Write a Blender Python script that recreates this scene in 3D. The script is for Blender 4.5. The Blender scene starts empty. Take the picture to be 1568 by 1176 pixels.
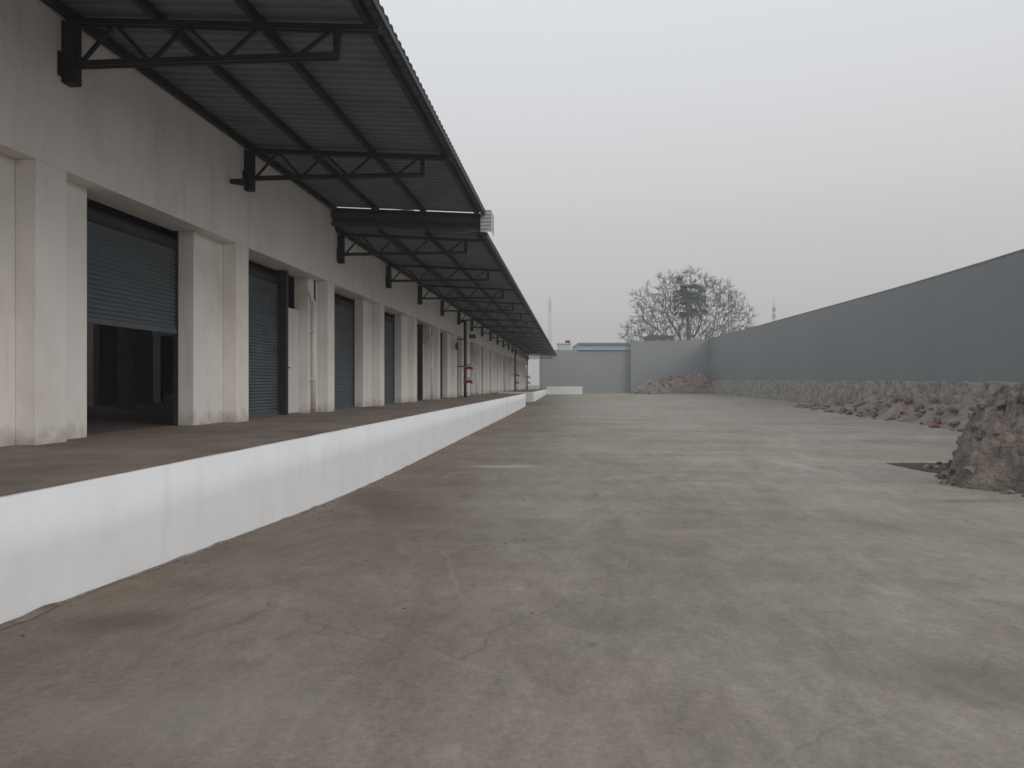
import bpy, bmesh, math, random
from mathutils import Vector, noise, Matrix
random.seed(7)
TH=math.atan(94/1180); CS=math.cos(TH); SN=math.sin(TH)
H=1.62
scene=bpy.context.scene
def C(r,d,z=0): return Vector((r*CS-d*SN, r*SN+d*CS, z))
# ------------------------------------------------ materials
def mat(name,col,rough=0.8,var=0.12,scale=1.5,bump=0.0,bscale=20,metal=0.0,spec=0.3,col2=None,stretch=(1,1,1),streak=0.0,streakcol=(0.3,0.27,0.24),bdist=0.05,base_dirt=0.0):
    m=bpy.data.materials.new(name); m.use_nodes=True
    nt=m.node_tree; N=nt.nodes; L=nt.links
    b=N['Principled BSDF']; b.inputs['Roughness'].default_value=rough
    b.inputs['Metallic'].default_value=metal
    b.inputs['Specular IOR Level'].default_value=spec
    tc=N.new('ShaderNodeTexCoord'); mp=N.new('ShaderNodeMapping'); mp.inputs['Scale'].default_value=stretch
    L.new(tc.outputs['Object'],mp.inputs['Vector'])
    n=N.new('ShaderNodeTexNoise'); n.inputs['Scale'].default_value=scale; n.inputs['Detail'].default_value=8; n.inputs['Roughness'].default_value=0.65
    L.new(mp.outputs[0],n.inputs['Vector'])
    r=N.new('ShaderNodeValToRGB'); r.color_ramp.elements[0].position=0.3; r.color_ramp.elements[1].position=0.7
    c2=col2 or tuple(min(1,c*(1+var)) for c in col)
    c1=col if col2 else tuple(c*(1-var) for c in col)
    r.color_ramp.elements[0].color=(*c1,1); r.color_ramp.elements[1].color=(*c2,1)
    L.new(n.outputs['Fac'],r.inputs['Fac']); colout=r.outputs[0]
    if streak>0:
        for sc,lo,hi,st in((3.0,0.55,0.75,(1,1,.12)),(0.9,0.52,0.75,(1,1,.6))):
            mp2=N.new('ShaderNodeMapping'); mp2.inputs['Scale'].default_value=st; mp2.inputs['Location'].default_value=(sc,2,1)
            L.new(tc.outputs['Object'],mp2.inputs['Vector'])
            n3=N.new('ShaderNodeTexNoise'); n3.inputs['Scale'].default_value=sc; n3.inputs['Detail'].default_value=7; n3.inputs['Roughness'].default_value=.6
            L.new(mp2.outputs[0],n3.inputs['Vector'])
            mr=N.new('ShaderNodeMapRange'); mr.inputs[1].default_value=lo; mr.inputs[2].default_value=hi; mr.inputs[4].default_value=streak
            L.new(n3.outputs['Fac'],mr.inputs[0])
            mx=N.new('ShaderNodeMixRGB'); mx.inputs['Color2'].default_value=(*streakcol,1)
            L.new(mr.outputs[0],mx.inputs['Fac']); L.new(colout,mx.inputs['Color1']); colout=mx.outputs[0]
    if base_dirt>0:   # splash-back dirt on the lowest 30 cm of the plaster
        sp=N.new('ShaderNodeSeparateXYZ'); L.new(tc.outputs['Object'],sp.inputs[0])
        n4=N.new('ShaderNodeTexNoise'); n4.inputs['Scale'].default_value=5; n4.inputs['Detail'].default_value=6; L.new(tc.outputs['Object'],n4.inputs['Vector'])
        ad=N.new('ShaderNodeMath'); ad.operation='MULTIPLY_ADD'; ad.inputs[1].default_value=-0.6; L.new(n4.outputs['Fac'],ad.inputs[0]); L.new(sp.outputs['Z'],ad.inputs[2])
        mr=N.new('ShaderNodeMapRange'); mr.inputs[1].default_value=-1.10; mr.inputs[2].default_value=-0.80; mr.inputs[3].default_value=base_dirt; mr.inputs[4].default_value=0
        L.new(ad.outputs[0],mr.inputs[0])
        mx=N.new('ShaderNodeMixRGB'); mx.inputs['Color2'].default_value=(0.34,0.28,0.235,1)
        L.new(mr.outputs[0],mx.inputs['Fac']); L.new(colout,mx.inputs['Color1']); colout=mx.outputs[0]
    L.new(colout,b.inputs['Base Color'])
    if bump>0:
        n2=N.new('ShaderNodeTexNoise'); n2.inputs['Scale'].default_value=bscale; n2.inputs['Detail'].default_value=6
        L.new(tc.outputs['Object'],n2.inputs['Vector'])
        bp=N.new('ShaderNodeBump'); bp.inputs['Strength'].default_value=bump; bp.inputs['Distance'].default_value=bdist
        L.new(n2.outputs['Fac'],bp.inputs['Height']); L.new(bp.outputs[0],b.inputs['Normal'])
    return m
# ------------------------------------------------ mesh helpers
def box(bm,x0,x1,y0,y1,z0,z1,mi=0):
    vs=[bm.verts.new((x,y,z)) for x in(x0,x1) for y in(y0,y1) for z in(z0,z1)]
    for f in((0,1,3,2),(4,6,7,5),(0,4,5,1),(2,3,7,6),(0,2,6,4),(1,5,7,3)):
        bm.faces.new([vs[i] for i in f]).material_index=mi
def beam(bm,a,b,w=0.06,h=0.06,mi=0):
    a=Vector(a);b=Vector(b);d=(b-a).normalized()
    up=Vector((0,0,1)) if abs(d.z)<.95 else Vector((0,1,0))
    s=d.cross(up).normalized(); u=s.cross(d).normalized()
    vs=[]
    for p in(a,b):
        for i,j in((-1,-1),(1,-1),(1,1),(-1,1)):
            vs.append(bm.verts.new(p+s*(i*w/2)+u*(j*h/2)))
    for f in((0,3,2,1),(4,5,6,7),(0,1,5,4),(1,2,6,5),(2,3,7,6),(3,0,4,7)):
        bm.faces.new([vs[i] for i in f]).material_index=mi
def tube(bm,a,b,r0,r1,n=6,mi=0,cap=True):
    a=Vector(a);b=Vector(b);d=(b-a).normalized()
    up=Vector((0,0,1)) if abs(d.z)<.9 else Vector((1,0,0))
    s=d.cross(up).normalized(); u=s.cross(d)
    A=[];B=[]
    for i in range(n):
        t=2*math.pi*i/n; o=s*math.cos(t)+u*math.sin(t)
        A.append(bm.verts.new(a+o*r0)); B.append(bm.verts.new(b+o*r1))
    for i in range(n):
        f=bm.faces.new((A[i],A[(i+1)%n],B[(i+1)%n],B[i])); f.material_index=mi; f.smooth=True
    if cap and n>3:
        bm.faces.new(A[::-1]).material_index=mi; bm.faces.new(B).material_index=mi
def obj(name,bm,mats,parent=None,bevel=0,loc=None,recalc=True):
    if recalc: bmesh.ops.recalc_face_normals(bm,faces=bm.faces)
    me=bpy.data.meshes.new(name); bm.to_mesh(me); bm.free()
    for m in (mats if isinstance(mats,(list,tuple)) else [mats]): me.materials.append(m)
    o=bpy.data.objects.new(name,me); scene.collection.objects.link(o)
    if parent: o.parent=parent
    if bevel:
        md=o.modifiers.new('bevel','BEVEL'); md.width=bevel; md.segments=2; md.limit_method='ANGLE'
    return o
def empty(name):
    e=bpy.data.objects.new(name,None); scene.collection.objects.link(e); return e

M_wall=mat('white_plaster',(0.81,0.79,0.765),0.9,0.05,0.9,0.2,6,stretch=(1,1,.35),streak=0.30,streakcol=(0.46,0.39,0.32),bdist=.03,base_dirt=0.6)
M_dockface=mat('dock_paint',(0.82,0.835,0.86),0.85,0.04,1.2,0.15,7,streak=0.18,streakcol=(0.5,0.46,0.41),bdist=.03)
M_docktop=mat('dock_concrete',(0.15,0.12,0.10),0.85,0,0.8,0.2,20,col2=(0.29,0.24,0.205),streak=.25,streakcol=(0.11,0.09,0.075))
M_steel=mat('dark_steel',(0.035,0.038,0.043),0.6,0.2,3)
M_sheet=mat('canopy_sheet',(0.185,0.20,0.22),0.55,0.2,0.8)
M_closure=mat('closure_sheet',(0.09,0.095,0.105),0.55,0.2,0.8)
M_fascia=mat('pale_flashing',(0.42,0.43,0.45),0.5,0.15,4)
M_shut=mat('shutter_steel',(0.085,0.106,0.124),0.5,0.18,1.2,stretch=(1,1,3),streak=0.25,streakcol=(0.15,0.16,0.165))
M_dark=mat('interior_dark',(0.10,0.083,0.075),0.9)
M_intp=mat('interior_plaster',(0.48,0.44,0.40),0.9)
M_door=mat('door_white',(0.68,0.69,0.70),0.6,0.05,2,streak=.15)
M_red=mat('red_paint',(0.17,0.035,0.03),0.6,0.2,6)
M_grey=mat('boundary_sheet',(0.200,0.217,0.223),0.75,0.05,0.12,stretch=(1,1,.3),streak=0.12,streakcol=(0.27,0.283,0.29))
M_greyfar=mat('boundary_sheet_hazed',(0.25,0.267,0.275),0.8,0.04,0.12)  # paler copy of the boundary sheet, distance haze put into the colour
M_grey2=mat('shed_sheet_hazed',(0.27,0.287,0.295),0.7,0.05,0.2)  # grey lightened so the colour carries some distance haze
M_blue=mat('pale_blue_roof',(0.34,0.45,0.50),0.7,0.06,0.4)
M_bluedk=mat('blue_cladding',(0.17,0.25,0.30),0.7,0.06,0.4)
M_dirt=mat('dirt',(0.12,0.094,0.080),0.95,0,2.2,1.0,9,col2=(0.32,0.27,0.235),bdist=.12)
M_rub=mat('rubble',(0.14,0.105,0.088),0.95,0,0.9,0.9,4,col2=(0.31,0.265,0.235))
M_stone=mat('rock',(0.21,0.19,0.175),0.9,0.3,2,0.5,6)
M_brick=mat('red_brick',(0.25,0.12,0.09),0.9,0.25,5)
M_twig=mat('tree_bark',(0.155,0.14,0.138),0.9,0.15,1)
M_palm=mat('palm_leaf',(0.055,0.075,0.075),0.8,0.25,1)
M_mast=mat('mast_steel_hazed',(0.42,0.42,0.44),0.7,0.05,1)  # steel paled towards the sky, haze painted into the base colour
M_farw=mat('far_render',(0.50,0.52,0.53),0.8,0.08,1)
M_shrub=mat('dry_shrub',(0.15,0.09,0.06),0.9,0.4,4)
M_shrub2=mat('green_shrub',(0.09,0.11,0.05),0.9,0.4,4)
M_soil=mat('dark_soil',(0.06,0.048,0.04),0.95,0.3,4,0.6,8)

def masonry():
    m=mat('random_rubble_masonry',(0.25,0.25,0.25),0.95)
    nt=m.node_tree;N=nt.nodes;L=nt.links;b=N['Principled BSDF']
    tc=N.new('ShaderNodeTexCoord'); mp=N.new('ShaderNodeMapping'); mp.inputs['Scale'].default_value=(1.6,1.6,2.6)
    L.new(tc.outputs['Object'],mp.inputs['Vector'])
    v=N.new('ShaderNodeTexVoronoi'); v.inputs['Scale'].default_value=1.3; L.new(mp.outputs[0],v.inputs['Vector'])
    e=N.new('ShaderNodeTexVoronoi'); e.feature='DISTANCE_TO_EDGE'; e.inputs['Scale'].default_value=1.3; L.new(mp.outputs[0],e.inputs['Vector'])
    h=N.new('ShaderNodeSeparateColor'); L.new(v.outputs['Color'],h.inputs[0])
    r=N.new('ShaderNodeValToRGB'); r.color_ramp.elements[0].color=(0.17,0.155,0.145,1); r.color_ramp.elements[1].color=(0.38,0.345,0.31,1)
    L.new(h.outputs[0],r.inputs['Fac'])
    r2=N.new('ShaderNodeValToRGB'); r2.color_ramp.elements[0].position=0.0; r2.color_ramp.elements[1].position=0.08
    r2.color_ramp.elements[0].color=(1,1,1,1); r2.color_ramp.elements[1].color=(0,0,0,1)
    L.new(e.outputs['Distance'],r2.inputs['Fac'])
    mx=N.new('ShaderNodeMixRGB'); mx.inputs['Color2'].default_value=(0.34,0.32,0.295,1)
    L.new(r2.outputs[0],mx.inputs['Fac']); L.new(r.outputs[0],mx.inputs['Color1']); L.new(mx.outputs[0],b.inputs['Base Color'])
    bp=N.new('ShaderNodeBump'); bp.inputs['Distance'].default_value=0.05; L.new(e.outputs['Distance'],bp.inputs['Height']); L.new(bp.outputs[0],b.inputs['Normal'])
    return m
M_mas=masonry()

def concrete():
    m=bpy.data.materials.new('yard_concrete'); m.use_nodes=True
    nt=m.node_tree;N=nt.nodes;L=nt.links;b=N['Principled BSDF']
    b.inputs['Specular IOR Level'].default_value=0.3
    tc=N.new('ShaderNodeTexCoord')
    def nz(scale,detail=6,st=(1,1,1),rot=0,rough=.6,dist=0):
        mp=N.new('ShaderNodeMapping'); mp.inputs['Scale'].default_value=st; mp.inputs['Rotation'].default_value=(0,0,rot)
        L.new(tc.outputs['Object'],mp.inputs['Vector'])
        n=N.new('ShaderNodeTexNoise'); n.inputs['Scale'].default_value=scale; n.inputs['Detail'].default_value=detail; n.inputs['Roughness'].default_value=rough
        n.inputs['Distortion'].default_value=dist
        L.new(mp.outputs[0],n.inputs['Vector']); return n.outputs['Fac']
    def ramp(src,stops):
        r=N.new('ShaderNodeValToRGB'); el=r.color_ramp.elements
        el[0].position=stops[0][0]; el[0].color=(*stops[0][1],1)
        el[1].position=stops[-1][0]; el[1].color=(*stops[-1][1],1)
        for p,c in stops[1:-1]:
            e=el.new(p); e.color=(*c,1)
        L.new(src,r.inputs['Fac']); return r.outputs[0]
    def mixc(f,a,bb,mode='MIX'):
        mx=N.new('ShaderNodeMixRGB'); mx.blend_type=mode
        for s,v in((0,f),(1,a),(2,bb)):
            if isinstance(v,(int,float)): mx.inputs[s].default_value=v
            elif isinstance(v,tuple): mx.inputs[s].default_value=(*v,1)
            else: L.new(v,mx.inputs[s])
        return mx.outputs[0]
    def math_(op,a,bb=None,clamp=False):
        x=N.new('ShaderNodeMath'); x.operation=op; x.use_clamp=clamp
        for i,v in enumerate((a,bb)):
            if v is None: continue
            if isinstance(v,(int,float)): x.inputs[i].default_value=v
            else: L.new(v,x.inputs[i])
        return x.outputs[0]
    base=ramp(nz(0.25,8,(1,.6,1),0,.65),[(0.3,(0.238,0.209,0.175)),(0.5,(0.287,0.258,0.222)),(0.7,(0.325,0.303,0.27))])
    st=ramp(nz(0.5,6,(0.25,1.1,1),0.12),[(0.35,(0.88,0.88,0.88)),(0.65,(1.08,1.08,1.08))])
    c=mixc(1.0,base,st,'MULTIPLY')
    st2=ramp(nz(1.4,9,(1.0,0.35,1),-0.5,.75,1.0),[(0.36,(0.85,0.84,0.825)),(0.62,(1.09,1.09,1.09))])
    c=mixc(1.0,c,st2,'MULTIPLY')
    fine=ramp(nz(28,6,(1,1,1),0,.75),[(0.3,(0.80,0.80,0.80)),(0.7,(1.18,1.18,1.18))])
    c=mixc(1.0,c,fine,'MULTIPLY')
    mid=ramp(nz(6,8,(1,.5,1),.4,.8,.5),[(0.35,(0.83,0.82,0.81)),(0.65,(1.12,1.12,1.12))])
    c=mixc(0.9,c,mid,'MULTIPLY')
    sw=ramp(nz(2.6,5,(1,1,1),0,.55,3.5),[(0.46,(1,1,1)),(0.5,(1.12,1.11,1.10)),(0.54,(1,1,1))])
    c=mixc(0.6,c,sw,'MULTIPLY')
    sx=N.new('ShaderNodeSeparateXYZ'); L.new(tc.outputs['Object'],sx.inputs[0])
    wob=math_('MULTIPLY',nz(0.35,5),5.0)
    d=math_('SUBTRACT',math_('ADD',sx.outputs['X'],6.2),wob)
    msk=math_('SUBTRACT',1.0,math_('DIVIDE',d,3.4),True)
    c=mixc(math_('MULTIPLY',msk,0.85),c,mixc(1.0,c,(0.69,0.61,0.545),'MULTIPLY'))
    ps=ramp(nz(0.45,5,(0.35,1,1),0.25,.55,.6),[(0.64,(0,0,0)),(0.75,(1,1,1))])
    c=mixc(math_('MULTIPLY',ps,0.4),c,(0.44,0.42,0.39))
    ds=ramp(nz(0.8,7,(1,.5,1),0.7,.65,.8),[(0.58,(0,0,0)),(0.74,(1,1,1))])
    c=mixc(math_('MULTIPLY',ds,0.45),c,(0.12,0.10,0.085))
    sp=ramp(nz(3.5,3,(1,1,1),0,.5,0),[(0.72,(0,0,0)),(0.77,(1,1,1))])
    c=mixc(math_('MULTIPLY',sp,0.45),c,(0.09,0.075,0.065))
    # faint hairline cracks, broken up
    mpv=N.new('ShaderNodeMapping'); mpv.inputs['Rotation'].default_value=(0,0,0.5); L.new(tc.outputs['Object'],mpv.inputs['Vector'])
    dn=N.new('ShaderNodeTexNoise'); dn.inputs['Scale'].default_value=0.8; dn.inputs['Detail'].default_value=5; L.new(mpv.outputs[0],dn.inputs['Vector'])
    va=N.new('ShaderNodeVectorMath'); va.operation='MULTIPLY_ADD'; va.inputs[1].default_value=(1.2,1.2,0); L.new(dn.outputs['Color'],va.inputs[0]); L.new(mpv.outputs[0],va.inputs[2])
    vo=N.new('ShaderNodeTexVoronoi'); vo.feature='DISTANCE_TO_EDGE'; vo.inputs['Scale'].default_value=0.3; L.new(va.outputs[0],vo.inputs['Vector'])
    cr=ramp(vo.outputs['Distance'],[(0.0,(1,1,1)),(0.006,(0,0,0))]); brk=ramp(nz(0.5,4,(1,1,1),1.1),[(0.5,(0,0,0)),(0.6,(1,1,1))])
    c=mixc(math_('MULTIPLY',math_('MULTIPLY',cr,brk),0.4),c,(0.12,0.10,0.09))
    edge=nz(2.2,7,(1,1,1),0,.7)
    def spot(r,dd,ra,rb,rot,colr,amt):
        nonlocal c
        p=C(r,dd)
        mp=N.new('ShaderNodeMapping'); mp.vector_type='TEXTURE'; mp.inputs['Location'].default_value=(p.x,p.y,0); mp.inputs['Rotation'].default_value=(0,0,rot); mp.inputs['Scale'].default_value=(ra,rb,1e6)
        L.new(tc.outputs['Object'],mp.inputs['Vector'])
        ln=N.new('ShaderNodeVectorMath'); ln.operation='LENGTH'; L.new(mp.outputs[0],ln.inputs[0])
        q=math_('ADD',ln.outputs['Value'],math_('MULTIPLY',edge,1.6))
        f=math_('MULTIPLY',math_('MULTIPLY',math_('SUBTRACT',1.75,q,True),1.6,True),amt)
        c=mixc(f,c,colr)
    spot(-0.1,18.2,1.1,0.45,TH,(0.46,0.44,0.41),0.7)
    spot(6.8,18.4,0.45,1.6,0.15,(0.42,0.40,0.37),0.6)
    spot(7.5,12.6,1.2,0.3,0.2,(0.14,0.12,0.10),0.5)
    spot(-2.2,12.6,0.9,2.6,0.5,(0.12,0.095,0.08),0.6)
    spot(-3.8,7.3,0.7,0.9,0.3,(0.11,0.088,0.075),0.55)
    spot(-2.8,5.4,0.5,0.35,0.3,(0.09,0.072,0.06),0.5)
    spot(1.9,9.4,0.8,0.3,0.2,(0.33,0.26,0.21),0.4)
    spot(2.6,4.2,0.9,0.5,-.4,(0.15,0.125,0.105),0.4)
    spot(-1.6,3.8,1.0,0.6,.5,(0.34,0.31,0.28),0.3)
    def line_(r0,d0,r1,d1,w,colr,amt):
        a=C(r0,d0);b_=C(r1,d1);mid_=(a+b_)/2; ang=math.atan2(b_.y-a.y,b_.x-a.x); half=(b_-a).length/2
        nonlocal c
        mp=N.new('ShaderNodeMapping'); mp.vector_type='TEXTURE'; mp.inputs['Location'].default_value=(mid_.x,mid_.y,0); mp.inputs['Rotation'].default_value=(0,0,ang)
        L.new(tc.outputs['Object'],mp.inputs['Vector'])
        s=N.new('ShaderNodeSeparateXYZ'); L.new(mp.outputs[0],s.inputs[0])
        yy=math_('ABSOLUTE',math_('ADD',s.outputs['Y'],math_('MULTIPLY',math_('SUBTRACT',edge,.5),.25)))
        f1=math_('SUBTRACT',1.0,math_('DIVIDE',yy,w),True)
        f2=math_('MULTIPLY',math_('SUBTRACT',half,math_('ABSOLUTE',s.outputs['X'])),3,True)
        c=mixc(math_('MULTIPLY',math_('MULTIPLY',math_('MULTIPLY',f1,f2),edge),amt),c,colr)
    line_(-0.75,8.4,-0.35,5.7,0.03,(0.44,0.41,0.38),0.4)
    line_(-1.5,8.6,0.9,8.5,0.05,(0.44,0.41,0.38),0.5)
    line_(-0.7,4.9,0.1,4.2,0.03,(0.44,0.41,0.38),0.4)
    line_(3.5,6.2,5.5,5.0,0.03,(0.12,0.10,0.09),0.6)
    line_(4.2,10.5,6.6,9.4,0.035,(0.12,0.10,0.09),0.5)
    L.new(c,b.inputs['Base Color'])
    rr=ramp(nz(0.5,4),[(0.3,(0.65,0.65,0.65)),(0.7,(0.88,0.88,0.88))]); L.new(rr,b.inputs['Roughness'])
    bp=N.new('ShaderNodeBump'); bp.inputs['Strength'].default_value=0.5; bp.inputs['Distance'].default_value=0.02
    L.new(nz(9,9,(1,1,1),0,.8),bp.inputs['Height']); L.new(bp.outputs[0],b.inputs['Normal'])
    return m
M_con=concrete()

# ------------------------------------------------ ground
prof=[(-60,-1.6),(2,-1.6),(4,-1.62),(8,-1.76),(12,-1.9),(16,-1.95),(30,-1.93),(50,-1.9),(62,-1.85),(90,-1.68),(125,-1.42),(160,-1.4),(900,-1.4)]
def gz(y):
    for (a,za),(b,zb) in zip(prof,prof[1:]):
        if a<=y<=b:
            t=(y-a)/(b-a); return za+(zb-za)*t
    return prof[-1][1]
ys=[-60,-20]+[i*1.0 for i in range(0,30)]+[30+i*4 for i in range(0,34)]+[200,300,500,900]
xs=[-400,-100,-40,-20,-8,-4,0,4,8,12,16,20,24,28,34,40,60,120,400]
bm=bmesh.new()
def gzs(y): return (gz(y-1)+gz(y)+gz(y+1))/3 if -50<y<800 else gz(y)
G=[[bm.verts.new((x,y,gzs(y))) for x in xs] for y in ys]
for i in range(len(ys)-1):
    for j in range(len(xs)-1):
        f=bm.faces.new((G[i][j],G[i][j+1],G[i+1][j+1],G[i+1][j])); f.smooth=True
obj('ground',bm,M_con)

# ------------------------------------------------ dock
FL=-0.78; DX=-3.92; WX=-6.82; RX=-7.10; SX=-7.45; BX=-7.5
YEND=116
dock=empty('loading_dock')
bm=bmesh.new()
def dockseg(y0,y1):
    prev=None; n=int((y1-y0)/0.6)
    for i in range(n+1):
        y=y0+(y1-y0)*i/n; row=[]
        for kk in range(5):
            z=-2.6+(FL-0.004+2.6)*kk/4
            row.append(bm.verts.new((DX+0.008*noise.noise((y*.7,z*1.5,0)),y,z)))
        row.append(bm.verts.new((-7.48,y,FL-0.004)))
        if prev:
            for kk in range(5):
                f=bm.faces.new((prev[kk],prev[kk+1],row[kk+1],row[kk])); f.smooth=kk<4
        else: bm.faces.new(row+[bm.verts.new((-7.48,y,-2.6))])
        prev=row
    bm.faces.new(prev+[bm.verts.new((-7.48,y1,-2.6))])
dockseg(-10,46.0); dockseg(46.04,63.5); dockseg(76,114)
box(bm,DX+0.02,1.3,112.5,114,-2.6,-0.35)
obj('dock_wall',bm,M_dockface,dock)
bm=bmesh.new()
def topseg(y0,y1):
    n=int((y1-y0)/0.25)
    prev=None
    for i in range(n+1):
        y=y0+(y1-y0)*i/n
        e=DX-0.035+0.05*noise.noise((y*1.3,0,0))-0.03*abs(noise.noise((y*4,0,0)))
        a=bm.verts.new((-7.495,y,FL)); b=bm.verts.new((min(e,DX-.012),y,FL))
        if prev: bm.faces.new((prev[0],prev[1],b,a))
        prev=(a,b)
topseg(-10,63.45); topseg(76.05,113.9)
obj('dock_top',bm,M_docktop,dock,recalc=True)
bm=bmesh.new()
for i in range(6):
    y0=63.5+i*0.32; zt=FL-0.18*(i+1)
    box(bm,-6.6,DX-0.1,y0+0.003,y0+0.32,-2.6,zt)
obj('dock_steps',bm,M_docktop,dock)
bm=bmesh.new(); prev=None
for i in range(600):
    y=1+i*0.105
    w=0.03+0.10*max(0,noise.noise((y*0.9,3,0))+0.25)+0.05*max(0,noise.noise((y*4,1,0)))
    z=gzs(y)
    cur=(bm.verts.new((DX+0.012,y,z+0.012+0.03*max(0,noise.noise((y*2.5,0,5))))),bm.verts.new((DX+w,y,z+0.004)))
    if prev: bm.faces.new((prev[0],prev[1],cur[1],cur[0]))
    prev=cur
obj('soil_strip',bm,M_dirt)

# ------------------------------------------------ warehouse
wh=empty('warehouse_building')
HD=2.87; P=5.85; Y0=9.30
bmw=bmesh.new(); bms=bmesh.new(); bmd=bmesh.new(); bmp=bmesh.new(); bmf=bmesh.new()
box(bmw,BX,WX,-10,YEND,HD,7.0)
def shutter(y0,y1,zb):
    z=HD-0.35; pitch=0.075; prev=None
    prof=[(0,0),(0.3,0.016),(0.6,0.020),(0.9,0.004)]
    zz=z
    while zz>zb:
        for t,o in prof:
            cur=(bms.verts.new((SX+o,y0,zz-t*pitch)),bms.verts.new((SX+o,y1,zz-t*pitch)))
            if prev: bms.faces.new((prev[0],prev[1],cur[1],cur[0]))
            prev=cur
        zz-=pitch
    box(bms,SX-0.02,SX+0.035,y0,y1,zb-0.09,zb)
    box(bmf,SX-0.03,SX+0.05,y0-0.001,y0+0.06,FL,HD-0.002); box(bmf,SX-0.03,SX+0.05,y1-0.04,y1+0.001,FL,HD-0.002)
    tube(bmf,(SX-0.10,y0+0.065,HD-0.26),(SX-0.10,y1-0.05,HD-0.26),0.15,0.15,16)
    box(bmf,SX-0.55,SX-0.30,y0+.01,y1-.01,HD-0.6,HD+0.3)  # dark filler box added behind the drum to block bright interior light
kinds={0:'D',1:'P',2:'D',3:'D',4:'P',5:'D',6:'D',7:'P',8:'D',9:'D'}
k=-3
while Y0+k*P<YEND-2:
    yc=Y0+k*P; a=yc+0.6; b=yc+P
    box(bmw,RX,WX,yc,a,FL-.01,HD)
    box(bmw,BX,RX,yc,a,FL-.01,HD)
    kind=kinds.get(k,['D','D','P'][k%3])
    if k<0: kind='B'
    if b>YEND-1: kind='B'
    if kind=='B':
        box(bmw,BX,RX,a,b,FL-.01,HD)
    elif kind=='D':
        d0=a+0.86; d1=d0+3.18
        box(bmw,BX,RX,a,d0,FL-.01,HD); box(bmw,BX,RX,d1,b,FL-.01,HD)
        shutter(d0,d1,1.03 if k==0 else FL+0.09)
    else:
        d0=a+0.1; d1=a+3.18; e0=d1+0.14; e1=e0+1.15
        box(bmw,BX,RX,a,d0,FL-.01,HD); box(bmw,BX,RX,e1,b,FL-.01,HD)
        shutter(d0,d1,FL+0.09)
        box(bmf,-7.49,RX-0.12,d1+.002,e0-.002,FL,HD-.003)
        box(bmd,RX-0.30,RX-0.26,e0+0.02,e1-0.02,FL+0.02,1.98)
        box(bmd,RX-0.262,RX-0.25,e0+0.14,e1-0.14,FL+0.2,0.45)
        box(bmd,RX-0.262,RX-0.25,e0+0.14,e1-0.14,0.62,1.85)
        beam(bmf,(RX-0.2,e0+0.15,0.42),(RX-0.2,e0+0.32,0.42),0.03,0.03)
        beam(bmf,(RX-0.26,e0+0.15,0.42),(RX-0.18,e0+0.15,0.42),0.03,0.05)
        tube(bmp,(RX+0.09,e1+0.16,FL),(RX+0.09,e1+0.16,2.2),0.055,0.055,10)
        tube(bmp,(RX+0.09,e1+0.16,2.2),(RX-0.0,e1+0.02,2.45),0.055,0.055,10)
        for zz in(0.1,1.4): box(bmp,RX,RX+0.15,e1+0.08,e1+0.24,zz,zz+0.04)
        box(bmf,RX+0.003,RX+0.02,e1+0.42,e1+0.52,FL+0.02,HD-0.02)
    k+=1
obj('walls',bmw,M_wall,wh,0.012)
obj('roller_shutters',bms,M_shut,wh)
obj('leaf_doors',bmd,M_door,wh,0.006)
obj('rain_pipes',bmp,M_wall,wh)
obj('shutter_guides',bmf,M_steel,wh)
bm=bmesh.new()
box(bm,-45,-44.7,-10,YEND,FL-1,7.0); box(bm,-44.7,BX,-10,-9.7,FL-1,7.0); box(bm,-44.7,BX,YEND-0.3,YEND,FL-1,7.0)
obj('outer_walls',bm,M_wall,wh)
bm=bmesh.new()
cuts=[(-10,21),(24,44),(47,YEND)]  # unseen gaps left between these spans, added to let daylight inside
for y0,y1 in cuts: box(bm,-45.3,-6.6,y0,y1,7.003,7.2)
for y0,y1 in((21,24),(44,47)):
    box(bm,-13.0,-6.6,y0,y1,7.003,7.2); box(bm,-45.3,-26,y0,y1,7.003,7.2)
obj('roof_slab',bm,M_sheet,wh)
bm=bmesh.new()
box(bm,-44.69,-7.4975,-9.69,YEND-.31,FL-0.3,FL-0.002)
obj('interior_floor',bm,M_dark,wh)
bm=bmesh.new()
px=[(-44.6,-20.1),(-19.7,-17.2),(-16.2,-7.6)]
for a,b in px: box(bm,a,b,31,31.2,FL,6.9)
box(bm,-20.1,-19.7,31,31.2,FL,0.9); box(bm,-20.1,-19.7,31,31.2,2.1,6.9); box(bm,-17.2,-16.2,31,31.2,1.9,6.9)
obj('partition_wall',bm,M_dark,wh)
bm=bmesh.new()
for x,y in((-13.6,22.5),(-17,26),(-20.5,29),(-14.6,30)):
    box(bm,x-.18,x+.18,y-.18,y+.18,FL,6.9)
box(bm,-17.5,-17.2,30.9,30.99,FL,2.0); box(bm,-16.2,-15.9,30.9,30.99,FL,2.0); box(bm,-17.5,-15.9,30.85,30.99,2.0,2.25)
box(bm,-44,-8,30.93,30.99,2.6,2.8)
obj('interior_columns',bm,M_intp,wh)

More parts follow.
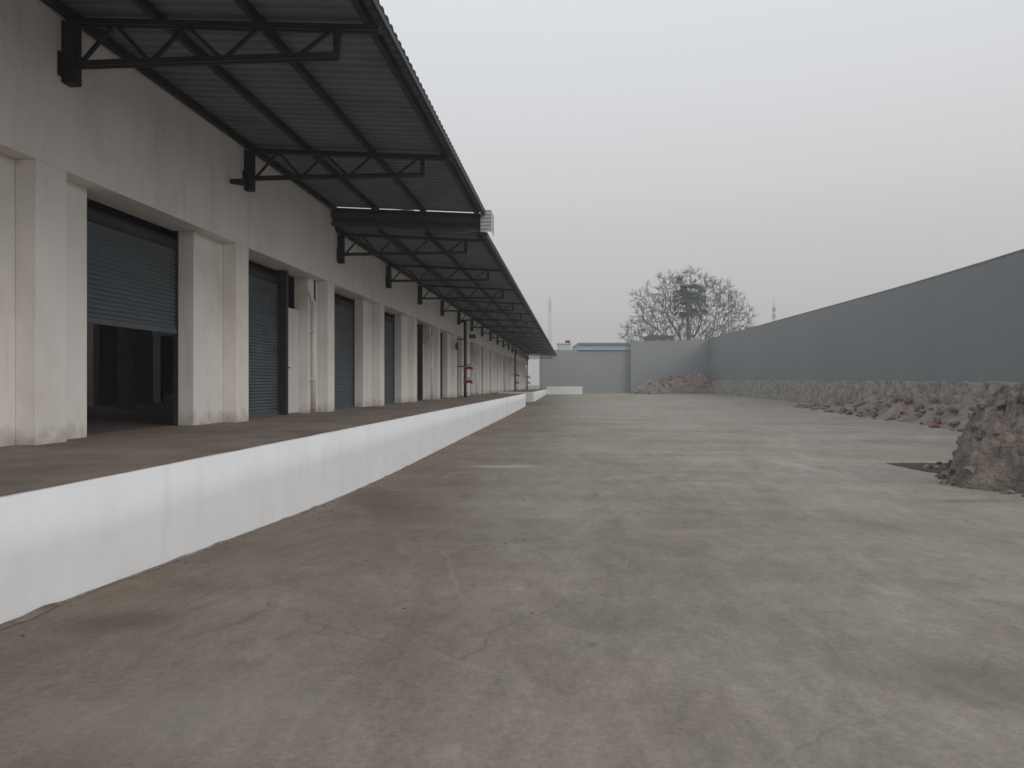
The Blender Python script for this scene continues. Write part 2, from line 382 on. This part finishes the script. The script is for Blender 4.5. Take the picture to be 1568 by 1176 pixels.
# ------------------------------------------------ canopy
def canopy(tag,y0,y1,dz):
    bm=bmesh.new(); prev=None
    pitch=0.25; y=y0
    pts=[(0,0),(0.09,0),(0.125,0.035),(0.215,0.035)]
    ze=4.77+dz; zw=5.02+dz
    def zx(x): return zw+(ze-zw)*((x-WX)/( -2.42-WX))
    while y<y1:
        for t,o in pts:
            cur=[bm.verts.new((x,y+t,zx(x)+o)) for x in(WX,-5.4,-3.9,-2.42)]
            if prev:
                for i in range(3): bm.faces.new((prev[i],prev[i+1],cur[i+1],cur[i]))
            prev=cur
        y+=pitch
    obj('canopy_sheeting'+tag,bm,M_sheet,wh)
    bm=bmesh.new()
    for x in(-2.66,-4.15,-5.5,-6.72):
        z=zx(x)
        box(bm,x-0.04,x+0.04,y0+0.05,y1-0.02,z-0.13,z-0.004)
    box(bm,-2.47,-2.43,y0+0.05,y1-0.02,ze-0.10,ze-0.005)
    obj('canopy_purlins'+tag,bm,M_steel,wh)
canopy('',-9,21.5,0)
canopy('_lower',21.5,YEND,-0.52)
def bracket(bm,y,dz):
    zc=4.29+dz; tipx=-3.08
    def zt(x): return 4.87+dz+(4.61-4.87)*((x-WX)/(-2.42-WX))
    box(bm,WX+0.002,WX+0.17,y-0.09,y+0.09,4.03+dz,zt(WX)-0.02)
    box(bm,WX+0.001,WX+0.025,y-0.17,y+0.17,4.10+dz,4.42+dz)
    for s in(-0.045,0.045):
        beam(bm,(WX+.1,y+s,zt(WX)),(-2.5,y+s,zt(-2.5)),0.05,0.07)
        beam(bm,(WX+.1,y+s,zc),(tipx,y+s,zc),0.05,0.07)
    beam(bm,(tipx,y,zc-0.035),(tipx,y,zt(tipx)),0.09,0.07)
    n=7; x=WX+0.2
    step=(tipx-0.05-x)/n
    for i in range(n):
        x2=x+step
        if i%2==0: beam(bm,(x,y,zc),(x2,y,zt(x2)),0.045,0.045)
        else: beam(bm,(x,y,zt(x)),(x2,y,zc),0.045,0.045)
        x=x2
bm=bmesh.new()
for i,y in enumerate([-1.85,4.0,9.87,15.6]): bracket(bm,y,0)
y=21.95
while y<YEND-1:
    bracket(bm,y,-0.52); y+=5.8
obj('canopy_brackets',bm,M_steel,wh)
bm=bmesh.new()
pr=[(WX+.003,4.48),(-2.45,4.22),(-2.45,4.76),(WX+.003,5.01)]
for ya in(21.40,):
    A=[bm.verts.new((x,ya,z)) for x,z in pr]; B=[bm.verts.new((x,ya+.04,z)) for x,z in pr]
    bm.faces.new(A[::-1]); bm.faces.new(B)
    for i in range(4): bm.faces.new((A[i],A[(i+1)%4],B[(i+1)%4],B[i]))
beam(bm,(WX,21.3,4.78),(-2.5,21.3,4.55),0.1,0.14); beam(bm,(WX,21.33,4.52),(-2.5,21.33,4.26),0.08,0.08)
obj('canopy_step_closure',bm,M_closure,wh)
bm=bmesh.new(); prev=None
for i in range(13):
    z=4.20+i*0.05; o=0.02*(i%2)
    cur=(bm.verts.new((-2.56,21.14+o,z)),bm.verts.new((-2.26,21.14+o,z)),bm.verts.new((-2.26+o*.5,21.85,z)))
    if prev:
        bm.faces.new((prev[0],prev[1],cur[1],cur[0])); bm.faces.new((prev[1],prev[2],cur[2],cur[1]))
    prev=cur
obj('canopy_end_flashing',bm,M_fascia,wh)
bm=bmesh.new()
tube(bm,(WX,14.9,4.05),(WX+0.28,14.8,4.0),0.05,0.07,10)
tube(bm,(WX,7.9,4.9),(WX+0.2,7.9,4.75),0.06,0.06,10)
box(bm,WX,WX+0.12,44.3,44.6,2.0,2.4); box(bm,WX,WX+0.4,50.2,50.5,3.0,3.25)
obj('wall_lamps',bm,M_steel,wh)

def riser(y,x=-6.35):
    e=empty('fire_hydrant_riser')
    bm=bmesh.new()
    tube(bm,(x,y,FL),(x,y,3.75),0.09,0.09,12)
    for z in(1.0,2.6): box(bm,WX+.001,x,y-0.04,y+0.04,z,z+0.06)
    tube(bm,(x,y,3.7),(WX+.02,y,3.7),0.085,0.085,12)
    obj('pipe',bm,M_steel,e)
    bm=bmesh.new()
    for z in(0.15,0.95):
        tube(bm,(x-0.05,y,z),(x+0.38,y,z),0.08,0.08,12)
        tube(bm,(x+0.30,y,z),(x+0.40,y-0.22,z-0.05),0.07,0.09,12)
        tube(bm,(x+0.22,y,z),(x+0.22,y,z+0.2),0.03,0.03,8)
        tube(bm,(x+0.22,y,z+0.2),(x+0.22,y,z+0.23),0.11,0.11,14)
        tube(bm,(x,y,z-.2),(x,y,z+.2),0.105,0.105,12)
    obj('landing_valves',bm,M_red,e)
for y in(45.0,84.0,106.0): riser(y)

# ------------------------------------------------ boundary walls
line=[(17.9,0.5,5.8),(20.6,18,5.9),(23.07,34.7,6.0),(25.3,48.5,6.32),(27.7,66,6.75),(29.8,84,7.12),(31,105,7.2),(31.4,123,7.15)]
bw=empty('boundary_wall')
bm=bmesh.new(); bm3=bmesh.new()
dl=[]
for (r0,d0,t0),(r1,d1,t1) in zip(line,line[1:]):
    n=max(1,int((d1-d0)/3))
    for i in range(n):
        t=i/n; dl.append((r0+(r1-r0)*t,d0+(d1-d0)*t,t0+(t1-t0)*t))
dl.append(line[-1])
for _ in range(4):
    dl=[dl[0]]+[tuple((dl[i-1][c]+2*dl[i][c]+dl[i+1][c])/4 for c in range(3)) for i in range(1,len(dl)-1)]+[dl[-1]]
mt=lambda d:-0.15+0.62*min(1,d/100)
def strip(bmx,off,zf0,zf1,sub=6):
    prev=None; n=(len(dl)-1)*sub
    for i in range(n+1):
        j=min(i//sub,len(dl)-2); f=i/sub-j
        a=[dl[j][c]+(dl[j+1][c]-dl[j][c])*f for c in range(3)]
        ripple=0.012 if i%2 else 0
        cur=[]
        for o,zf in((off-ripple,zf0),(off-ripple,zf1),(off+.08,zf1),(off+.08,zf0)):
            p=C(a[0]+o,a[1]); cur.append(bmx.verts.new((p.x,p.y,zf(a))))
        if prev:
            for q in range(4):
                bmx.faces.new((prev[q],prev[(q+1)%4],cur[(q+1)%4],cur[q]))
        prev=cur
strip(bm,0,lambda a:mt(a[1])-.6,lambda a:a[2])
obj('sheet_cladding',bm,M_grey,bw)
bm=bmesh.new()
for a in dl[::2]:
    p=C(a[0]+.2,a[1]); box(bm,p.x-.08,p.x+.08,p.y-.08,p.y+.08,-2,a[2]-.15)
obj('posts',bm,M_steel,bw)
strip(bm3,-0.03,lambda a:a[2]+.002,lambda a:a[2]+.07,2)
obj('capping',bm3,M_grey,bw)
bm=bmesh.new(); prev=None
for i in range(500):
    t=i/499*(len(dl)-1); j=min(int(t),len(dl)-2); f=t-j
    r=dl[j][0]+(dl[j+1][0]-dl[j][0])*f; d=dl[j][1]+(dl[j+1][1]-dl[j][1])*f
    top=mt(d)+0.12*noise.noise((d*0.4,0,0))+0.06*noise.noise((d*2,0,0))
    a=C(r-0.75,d); b=C(r-0.02,d); g=gzs(a.y)
    rows=[]
    for kk in range(7):
        z=g-0.3+(top-g+0.3)*kk/6
        o=0.06*noise.noise((d*1.5,z*2,7))
        rows.append(bm.verts.new((a.x+o,a.y,z)))
    rows.append(bm.verts.new((b.x,b.y,top)))
    if prev:
        for kk in range(7): bm.faces.new((prev[kk],rows[kk],rows[kk+1],prev[kk+1]))
    prev=rows
obj('stone_wall',bm,M_mas)
bb=empty('back_boundary_wall')
bm=bmesh.new()
def backseg(b,u0,u1,d0,d1,zt0,zt1,zb,th=0.1):
    r0=(u0-784)/1180*d0; r1=(u1-784)/1180*d1
    p=C(r0,d0);q=C(r1,d1)
    n=Vector((-(q-p).y,(q-p).x,0)).normalized()*th
    v=[]
    for pt,zt in((p,zt0),(q,zt1)):
        for o in(Vector((0,0,0)),n):
            v.append(b.verts.new((pt.x+o.x,pt.y+o.y,zb))); v.append(b.verts.new((pt.x+o.x,pt.y+o.y,zt)))
    for f in((0,4,5,1),(2,3,7,6),(1,5,7,3),(0,2,6,4),(0,1,3,2),(4,6,7,5)): b.faces.new([v[i] for i in f])
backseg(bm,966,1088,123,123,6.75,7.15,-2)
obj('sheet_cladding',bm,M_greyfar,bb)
bm=bmesh.new(); backseg(bm,1036,1088,122.4,122.4,0.2,0.2,-2,.4); obj('masonry_base',bm,M_mas,bb)
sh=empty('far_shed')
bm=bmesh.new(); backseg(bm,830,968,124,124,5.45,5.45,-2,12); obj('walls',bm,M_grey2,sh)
bm=bmesh.new(); backseg(bm,886,966,123.7,123.7,6.3,6.3,5.453,13); obj('roof_edge',bm,M_blue,sh)
bm=bmesh.new(); backseg(bm,886,966,123.4,123.4,6.62,6.62,6.303,13); obj('roof_trim',bm,M_bluedk,sh)
fb=empty('blue_shed')
bm=bmesh.new(); backseg(bm,996,1032,150,150,9.3,9.3,-2,8); obj('walls',bm,M_bluedk,fb)
bm=bmesh.new(); backseg(bm,994,1034,149.5,149.5,9.5,9.5,9.303,9); obj('roof',bm,M_grey2,fb)
hb=empty('white_house')
bm=bmesh.new(); backseg(bm,846,888,138,138,5.9,5.9,-2,6); backseg(bm,856,874,139,139,7.2,7.2,5.9,4); obj('walls',bm,M_farw,hb)
bm=bmesh.new(); backseg(bm,844,890,137.8,137.8,6.15,6.15,5.903,6.4); backseg(bm,854,876,138.8,138.8,7.4,7.4,7.203,4.4)
obj('roof_slab',bm,M_farw,hb)
bm=bmesh.new()
p=C((870-784)/1180*139,140,0); tube(bm,(p.x,p.y,7.4),(p.x,p.y,7.9),0.45,0.45,12); obj('water_tank',bm,M_steel,hb)
bm=bmesh.new(); backseg(bm,858,864,137.7,137.7,4.6,4.6,3.6,.05); backseg(bm,872,878,137.7,137.7,4.6,4.6,3.6,.05); obj('windows',bm,M_steel,hb)

# ------------------------------------------------ heaps
def rock(bm,c,s,mi=0):
    vs=bmesh.ops.create_icosphere(bm,subdivisions=1,radius=1)['verts']
    sd=random.random()*100
    sx,sy,sz=[s*random.uniform(.6,1.3) for _ in range(3)]
    R=Matrix.Rotation(random.random()*6,3,'Z')@Matrix.Rotation(random.random(),3,'X')
    for v in vs:
        k=1+0.6*noise.noise(v.co*1.3+Vector((sd,0,0)))
        v.co=R@Vector((v.co.x*sx*k,v.co.y*sy*k,v.co.z*sz*.75*k))+c
    for v in vs:
        for f in v.link_faces: f.material_index=mi
def heap(name,cr,cd,rx,ry,h,mats,res=60,rough=0.3,rocks=40,rs=(.04,.16),seed=0,mirocks=(1,)):
    bm=bmesh.new(); c=C(cr,cd); gr=[]
    def hh(u,v):
        rr=math.sqrt(u*u+v*v)*(1+0.25*noise.noise((u*1.5+seed,v*1.5,0)))
        e=max(0,1-rr); e=e/(e+0.35)*1.35 if e>0 else 0
        n=noise.fractal((u*2.2+seed,v*2.2,seed),0.75,2.1,8)
        cell=noise.cell((u*7+seed+n,v*7+n*2,0))
        rg=1-abs(noise.noise((u*5+seed,v*5,3)))*2
        return e*h*(1+rough*n+0.12*rg+0.06*cell) - 0.05
    for i in range(res+1):
        row=[]
        for j in range(res+1):
            u=-1.1+2.2*i/res; v=-1.1+2.2*j/res
            p=c+Vector((u*rx*CS-v*ry*SN,u*rx*SN+v*ry*CS,0))
            row.append(bm.verts.new((p.x,p.y,gzs(p.y)+hh(u,v))))
        gr.append(row)
    for i in range(res):
        for j in range(res): bm.faces.new((gr[i][j],gr[i+1][j],gr[i+1][j+1],gr[i][j+1]))
    for _ in range(rocks):
        a=random.random()*6.283; q=random.random()**.6*1.08
        u=q*math.cos(a);v=q*math.sin(a)
        p=c+Vector((u*rx*CS-v*ry*SN,u*rx*SN+v*ry*CS,0)); p.z=gzs(p.y)+max(0.02,hh(u,v))
        rock(bm,p,random.uniform(rs[0],rs[1])*random.random()**.5,random.choice(mirocks))
    return obj(name,bm,mats)
heap('dirt_mound',11.35,14.4,2.85,2.7,2.1,[M_dirt,M_stone,M_brick],150,0.5,rocks=520,rs=(.03,.18),seed=4.2,mirocks=(0,0,0,1))
heap('dirt_mound',27.3,119,6.4,3.0,2.5,[M_rub,M_stone,M_brick],40,0.5,rocks=150,rs=(.25,.6),seed=9.2,mirocks=(0,1,2,2))
heap('dirt_mound',21.5,116.5,3.8,2.0,1.5,[M_rub,M_stone,M_brick],30,0.5,rocks=60,rs=(.2,.5),seed=2.2,mirocks=(0,1,2))
bm=bmesh.new(); gr=[]
def wl(d):
    for a,b in zip(dl,dl[1:]):
        if a[1]<=d<=b[1]: return a[0]+(b[0]-a[0])*(d-a[1])/(b[1]-a[1])
def bh(d,t):
    env=min(1,max(0,(63-d)/12))*min(1,(d-18)/6)
    prof_=max(0,math.sin(min(1,t*1.6)*math.pi*0.5))*(1-.3*t)
    n=noise.fractal((d*0.35,t*2,1.7),0.8,2.1,6)
    return env*prof_*(0.85+0.85*n)-0.04
for i in range(300):
    d=18+i*0.17; row=[]
    for j in range(22):
        t=j/21; r=wl(d)-0.6-3.6*(1-t)-0.5*noise.noise((d*.3,0,4))*(1-t)
        p=C(r,d); row.append(bm.verts.new((p.x,p.y,gzs(p.y)+bh(d,t))))
    gr.append(row)
for i in range(299):
    for j in range(21): bm.faces.new((gr[i][j],gr[i+1][j],gr[i+1][j+1],gr[i][j+1]))
for _ in range(380):
    d=random.uniform(22,65); t=random.random(); r=wl(d)-0.6-4.0*(1-t)
    p=C(r,d); p.z=gzs(p.y)+max(0,bh(d,t)); rock(bm,p,random.uniform(.06,.36)*random.random()**.5,random.choice((0,0,0,1,1,1,2)))
obj('rubble_bank',bm,[M_rub,M_stone,M_brick])
bm=bmesh.new()
outline=[(9.15,18.9),(10.0,18.95),(11.3,18.8),(14,18.9),(14,12.4),(10.6,12.9),(9.6,14.8),(9.45,16.2),(9.15,17.2)]
pts=[]
for i in range(len(outline)):
    a=outline[i]; b=outline[(i+1)%len(outline)]
    for kx in range(8):
        t=kx/8; r=a[0]+(b[0]-a[0])*t+0.08*noise.noise((i*3+t*5,0,0)); d=a[1]+(b[1]-a[1])*t+0.1*noise.noise((i*3+t*5,9,0))
        p=C(r,d); pts.append(bm.verts.new((p.x,p.y,gzs(p.y)+0.008)))
bm.faces.new(pts)
for _ in range(150):
    r=random.uniform(9.4,13); d=random.uniform(14,18.7); p=C(r,d); p.z=gzs(p.y)+.01; rock(bm,p,random.uniform(.03,.12),random.choice((0,1)))
bmesh.ops.triangulate(bm,faces=[f for f in bm.faces if len(f.verts)>4])
obj('bare_soil',bm,[M_soil,M_stone])
bm=bmesh.new()
for _ in range(90):
    p=C(random.uniform(-4,8),random.uniform(3,30))
    if p.x<DX+.2: continue
    p.z=gzs(p.y)+.004; rock(bm,p,random.uniform(.006,.018))
for _ in range(160):
    y=random.uniform(3,40); p=Vector((DX+random.uniform(.03,.4),y,gzs(y)+.004)); rock(bm,p,random.uniform(.006,.022))
obj('loose_gravel',bm,M_dirt)
def shrub(r,d,z,R,n,m):
    bm=bmesh.new(); c=C(r,d,z)
    for _ in range(n):
        a=random.random()*6.28; e=random.uniform(.2,1.5); L_=R*random.uniform(.5,1.1)
        tip=c+Vector((math.cos(a)*math.cos(e),math.sin(a)*math.cos(e),math.sin(e)))*L_
        tube(bm,c,tip,0.008,0.003,3)
        for k in range(14):
            q=c.lerp(tip,random.uniform(.3,1))+Vector([random.gauss(0,.05) for _ in range(3)])
            v=[bm.verts.new(q+Vector([random.uniform(-.05,.05) for _ in range(3)])) for _ in range(3)]
            bm.faces.new(v)
    obj('shrub',bm,m,recalc=False)
shrub(10.5,14.8,-0.3,0.55,50,M_shrub)
shrub(11.0,15.2,-0.15,0.5,30,M_shrub2)

# ------------------------------------------------ trees
def bare_tree(name,r,d,zb,top,halfw,seed):
    rnd=random.Random(seed); bm=bmesh.new(); base=C(r,d,zb)
    Ht=top-zb; zc=Ht*.50; hz=Ht*.50
    nodes=[Vector((0,0,i*Ht*.2/3)) for i in range(4)]; par=[-1,0,1,2]
    pts=[]
    while len(pts)<2400:
        q=Vector((rnd.uniform(-1,1),rnd.uniform(-1,1),rnd.uniform(-.62,1)))
        l=q.length
        if l<1e-3: continue
        lim=0.91+0.17*noise.noise(q.normalized()*2.3+Vector((seed,0,0)))*1.6
        if l>lim or rnd.random()>(.25+.75*(l/lim)**1.5): continue
        pts.append(Vector((q.x*halfw,q.y*halfw,zc+q.z*hz)))
    pts.sort(key=lambda p:(p-Vector((0,0,Ht*.2))).length)
    plen=[0,0,0,0]
    for p in pts:
        best=None;bd=1e9
        for i in range(3,len(nodes)):
            nv=nodes[i]
            cost=(nv-p).length+0.38*plen[i]
            if cost<bd: bd=cost;best=i
        a=nodes[best]; L_=(p-a).length; steps=max(1,int(L_/0.9)); prev=best
        side=Vector([rnd.gauss(0,1) for _ in range(3)])*L_*.06
        for s in range(1,steps+1):
            t=s/steps; q=a.lerp(p,t)+side*math.sin(t*math.pi)+Vector((0,0,-.10*L_*math.sin(t*math.pi)))
            nodes.append(q); par.append(prev); plen.append(plen[prev]+(q-nodes[prev]).length); prev=len(nodes)-1
    n=len(nodes); w=[0.0]*n; child=[0]*n
    for i in range(n-1,0,-1):
        if w[i]==0: w[i]=1.0
        w[par[i]]+=w[i]; child[par[i]]+=1
    rad=lambda i:0.030*(w[i]**0.40)
    for i in range(1,n):
        r0=rad(par[i]); r1=rad(i)
        tube(bm,nodes[par[i]],nodes[i],min(r0,r1*1.35),r1,6 if r1>.12 else 3,cap=False)
        if child[i]==0:
            d0=(nodes[i]-nodes[par[i]]).normalized()
            for k in range(8):
                dv=(d0+Vector([rnd.gauss(0,.6) for _ in range(3)])+Vector((0,0,.15))).normalized()
                tube(bm,nodes[i],nodes[i]+dv*rnd.uniform(.5,1.3),.025,.014,3,cap=False)
    for v in bm.verts: v.co=v.co+base
    obj(name,bm,M_twig,recalc=False)
bare_tree('bare_tree',(1051-784)/1180*134,134,-1.4,20.3,11.5,3)
pe=empty('palm_tree')
pc=C((1066-784)/1180*120.5,120.5,14.1)
bm=bmesh.new()
for i in range(12):
    a=Vector((pc.x+.1*math.sin(i*.4),pc.y,-1.4+i*(15.5/12))); b=Vector((pc.x+.1*math.sin((i+1)*.4),pc.y,-1.4+(i+1)*(15.5/12)))
    tube(bm,a,b,.36-.008*i,.33-.008*i,10)
# (the palm stands just behind the back wall)
off=C(0,5.5)-C(0,0)
for v in bm.verts: v.co+=off
obj('trunk',bm,M_twig,pe)
pc=pc+off+Vector((0.05*5.5,0,0.5))
bm=bmesh.new(); rnd=random.Random(21)
NF=64
for i in range(NF):
    a=i*2.39996+rnd.uniform(-.3,.3); e=math.asin(max(-.93,min(.97,-.93+1.88*(i+.5)/NF)))
    dv=Vector((math.cos(a)*math.cos(e),math.sin(a)*math.cos(e),math.sin(e)))
    ln_=rnd.uniform(1.0,2.3)*(1.55 if e<-.5 else (1.2 if e>.8 else 1))
    tip=pc+dv*ln_
    tube(bm,pc,tip,.06,.04,4)
    s=dv.cross(Vector((0,0,1)) if abs(dv.z)<.9 else Vector((1,0,0))).normalized(); n=s.cross(dv)
    R=rnd.uniform(0.9,1.6)
    for k in range(17):
        t=-1.35+2.7*k/16
        d1=(dv*math.cos(t)+s*math.sin(t)+n*rnd.uniform(-.2,.2)).normalized()
        w=(dv*-math.sin(t)+s*math.cos(t))*.105
        end=tip+d1*R*(1-.15*abs(t)/1.9)*rnd.uniform(.7,1.15)+Vector((0,0,-.4))
        m_=tip+d1*R*.5
        v=[bm.verts.new(x) for x in(tip,m_+w,end,m_-w)]; bm.faces.new(v)
obj('fronds',bm,M_palm,pe,recalc=False)

# ------------------------------------------------ masts
def mast(u,d,ztop,w,lattice=True):
    e=bmesh.new(); c=C((u-784)/1180*d,d)
    zb=-1.4
    if lattice:
        n=int((ztop-zb)/2.2)
        cor=lambda i,t:Vector((c.x+w*(1-.6*t)*(1 if i in(0,1) else -1)/2,c.y+w*(1-.6*t)*(1 if i in(1,2) else -1)/2,zb+(ztop-zb)*t))
        for i in range(4): beam(e,cor(i,0),cor(i,1),.10,.10)
        for k in range(n):
            for i in range(4):
                beam(e,cor(i,k/n),cor((i+1)%4,(k+1)/n),.05,.05); beam(e,cor(i,k/n),cor((i+1)%4,k/n),.05,.05)
        for z in(.86,.93):
            for i in range(0,4,2):
                p=cor(i,z); box(e,p.x-.15,p.x+.15,p.y-.15,p.y+.15,p.z-.8,p.z+.8)
        beam(e,(c.x,c.y,ztop),(c.x,c.y,ztop+2.5),.08,.08)
    else:
        tube(e,(c.x,c.y,zb),(c.x,c.y,ztop),.25,.12,8)
        for z in(0.9,2.2): box(e,c.x-.28,c.x+.28,c.y-.28,c.y+.28,ztop-z-.4,ztop-z+.3)
        tube(e,(c.x,c.y,ztop),(c.x,c.y,ztop+1.4),.05,.03,5)
    obj('telecom_mast',e,M_mast)
mast(842,260,29,1.3); mast(1118,170,21.5,1.0); mast(1185,150,15.5,0,False)

# ------------------------------------------------ air haze: one thin homogeneous volume over the whole site
hm=bpy.data.materials.new('air_haze'); hm.use_nodes=True
nt=hm.node_tree; nt.nodes.clear()
o_=nt.nodes.new('ShaderNodeOutputMaterial'); vs_=nt.nodes.new('ShaderNodeVolumeScatter')
vs_.inputs['Color'].default_value=(0.96,0.97,1,1); vs_.inputs['Density'].default_value=0.0016; vs_.inputs['Anisotropy'].default_value=0.0
nt.links.new(vs_.outputs[0],o_.inputs['Volume'])
bm=bmesh.new(); box(bm,-150,150,-40,330,-5,60); obj('sky_haze',bm,hm)

# ------------------------------------------------ world + sun
w=bpy.data.worlds.new('World'); scene.world=w; w.use_nodes=True
nt=w.node_tree;N=nt.nodes;L=nt.links; N.clear()
SE=math.radians(32); az=math.radians(128)
out=N.new('ShaderNodeOutputWorld'); bg1=N.new('ShaderNodeBackground'); bg2=N.new('ShaderNodeBackground'); add=N.new('ShaderNodeAddShader')
sky=N.new('ShaderNodeTexSky'); sky.sky_type='NISHITA'; sky.sun_disc=False; sky.sun_elevation=SE; sky.sun_rotation=az; sky.dust_density=4; sky.air_density=1.5
L.new(sky.outputs[0],bg1.inputs[0]); bg1.inputs[1].default_value=0.012
tc=N.new('ShaderNodeTexCoord'); sx=N.new('ShaderNodeSeparateXYZ'); L.new(tc.outputs['Generated'],sx.inputs[0])
r=N.new('ShaderNodeValToRGB'); el=r.color_ramp.elements
stops=[(0.0,(0.46,0.445,0.455)),(0.06,(0.50,0.482,0.49)),(0.14,(0.59,0.57,0.58)),(0.25,(0.68,0.66,0.675)),(0.36,(0.73,0.74,0.76)),(0.46,(0.755,0.795,0.82)),(1.0,(0.84,0.87,0.90))]
el[0].position=0; el[0].color=(*stops[0][1],1); el[1].position=1; el[1].color=(*stops[-1][1],1)
for p_,c_ in stops[1:-1]:
    e_=el.new(p_); e_.color=(*c_,1)
L.new(sx.outputs['Z'],r.inputs['Fac']); L.new(r.outputs[0],bg2.inputs[0]); bg2.inputs[1].default_value=1.0
L.new(bg1.outputs[0],add.inputs[0]); L.new(bg2.outputs[0],add.inputs[1]); L.new(add.outputs[0],out.inputs[0])
sd=bpy.data.lights.new('sun','SUN'); sd.energy=0.9; sd.angle=math.radians(25); sd.color=(1,.95,.90)
so=bpy.data.objects.new('sun',sd); scene.collection.objects.link(so)
dirv=Vector((math.sin(az)*math.cos(SE),math.cos(az)*math.cos(SE),math.sin(SE)))
so.rotation_euler=dirv.to_track_quat('Z','Y').to_euler(); so.location=(0,0,30)

cd=bpy.data.cameras.new('camera'); co=bpy.data.objects.new('camera',cd); scene.collection.objects.link(co)
cd.sensor_width=36; cd.lens=1180/1568*36; cd.clip_end=2000; cd.clip_start=.05
co.location=(0,0,0); co.rotation_euler=(math.radians(90),0,TH)
scene.camera=co
for o in scene.objects:
    if o.parent is None: o.location.z+=H
scene.view_settings.view_transform='Standard'; scene.view_settings.look='None'; scene.view_settings.exposure=0
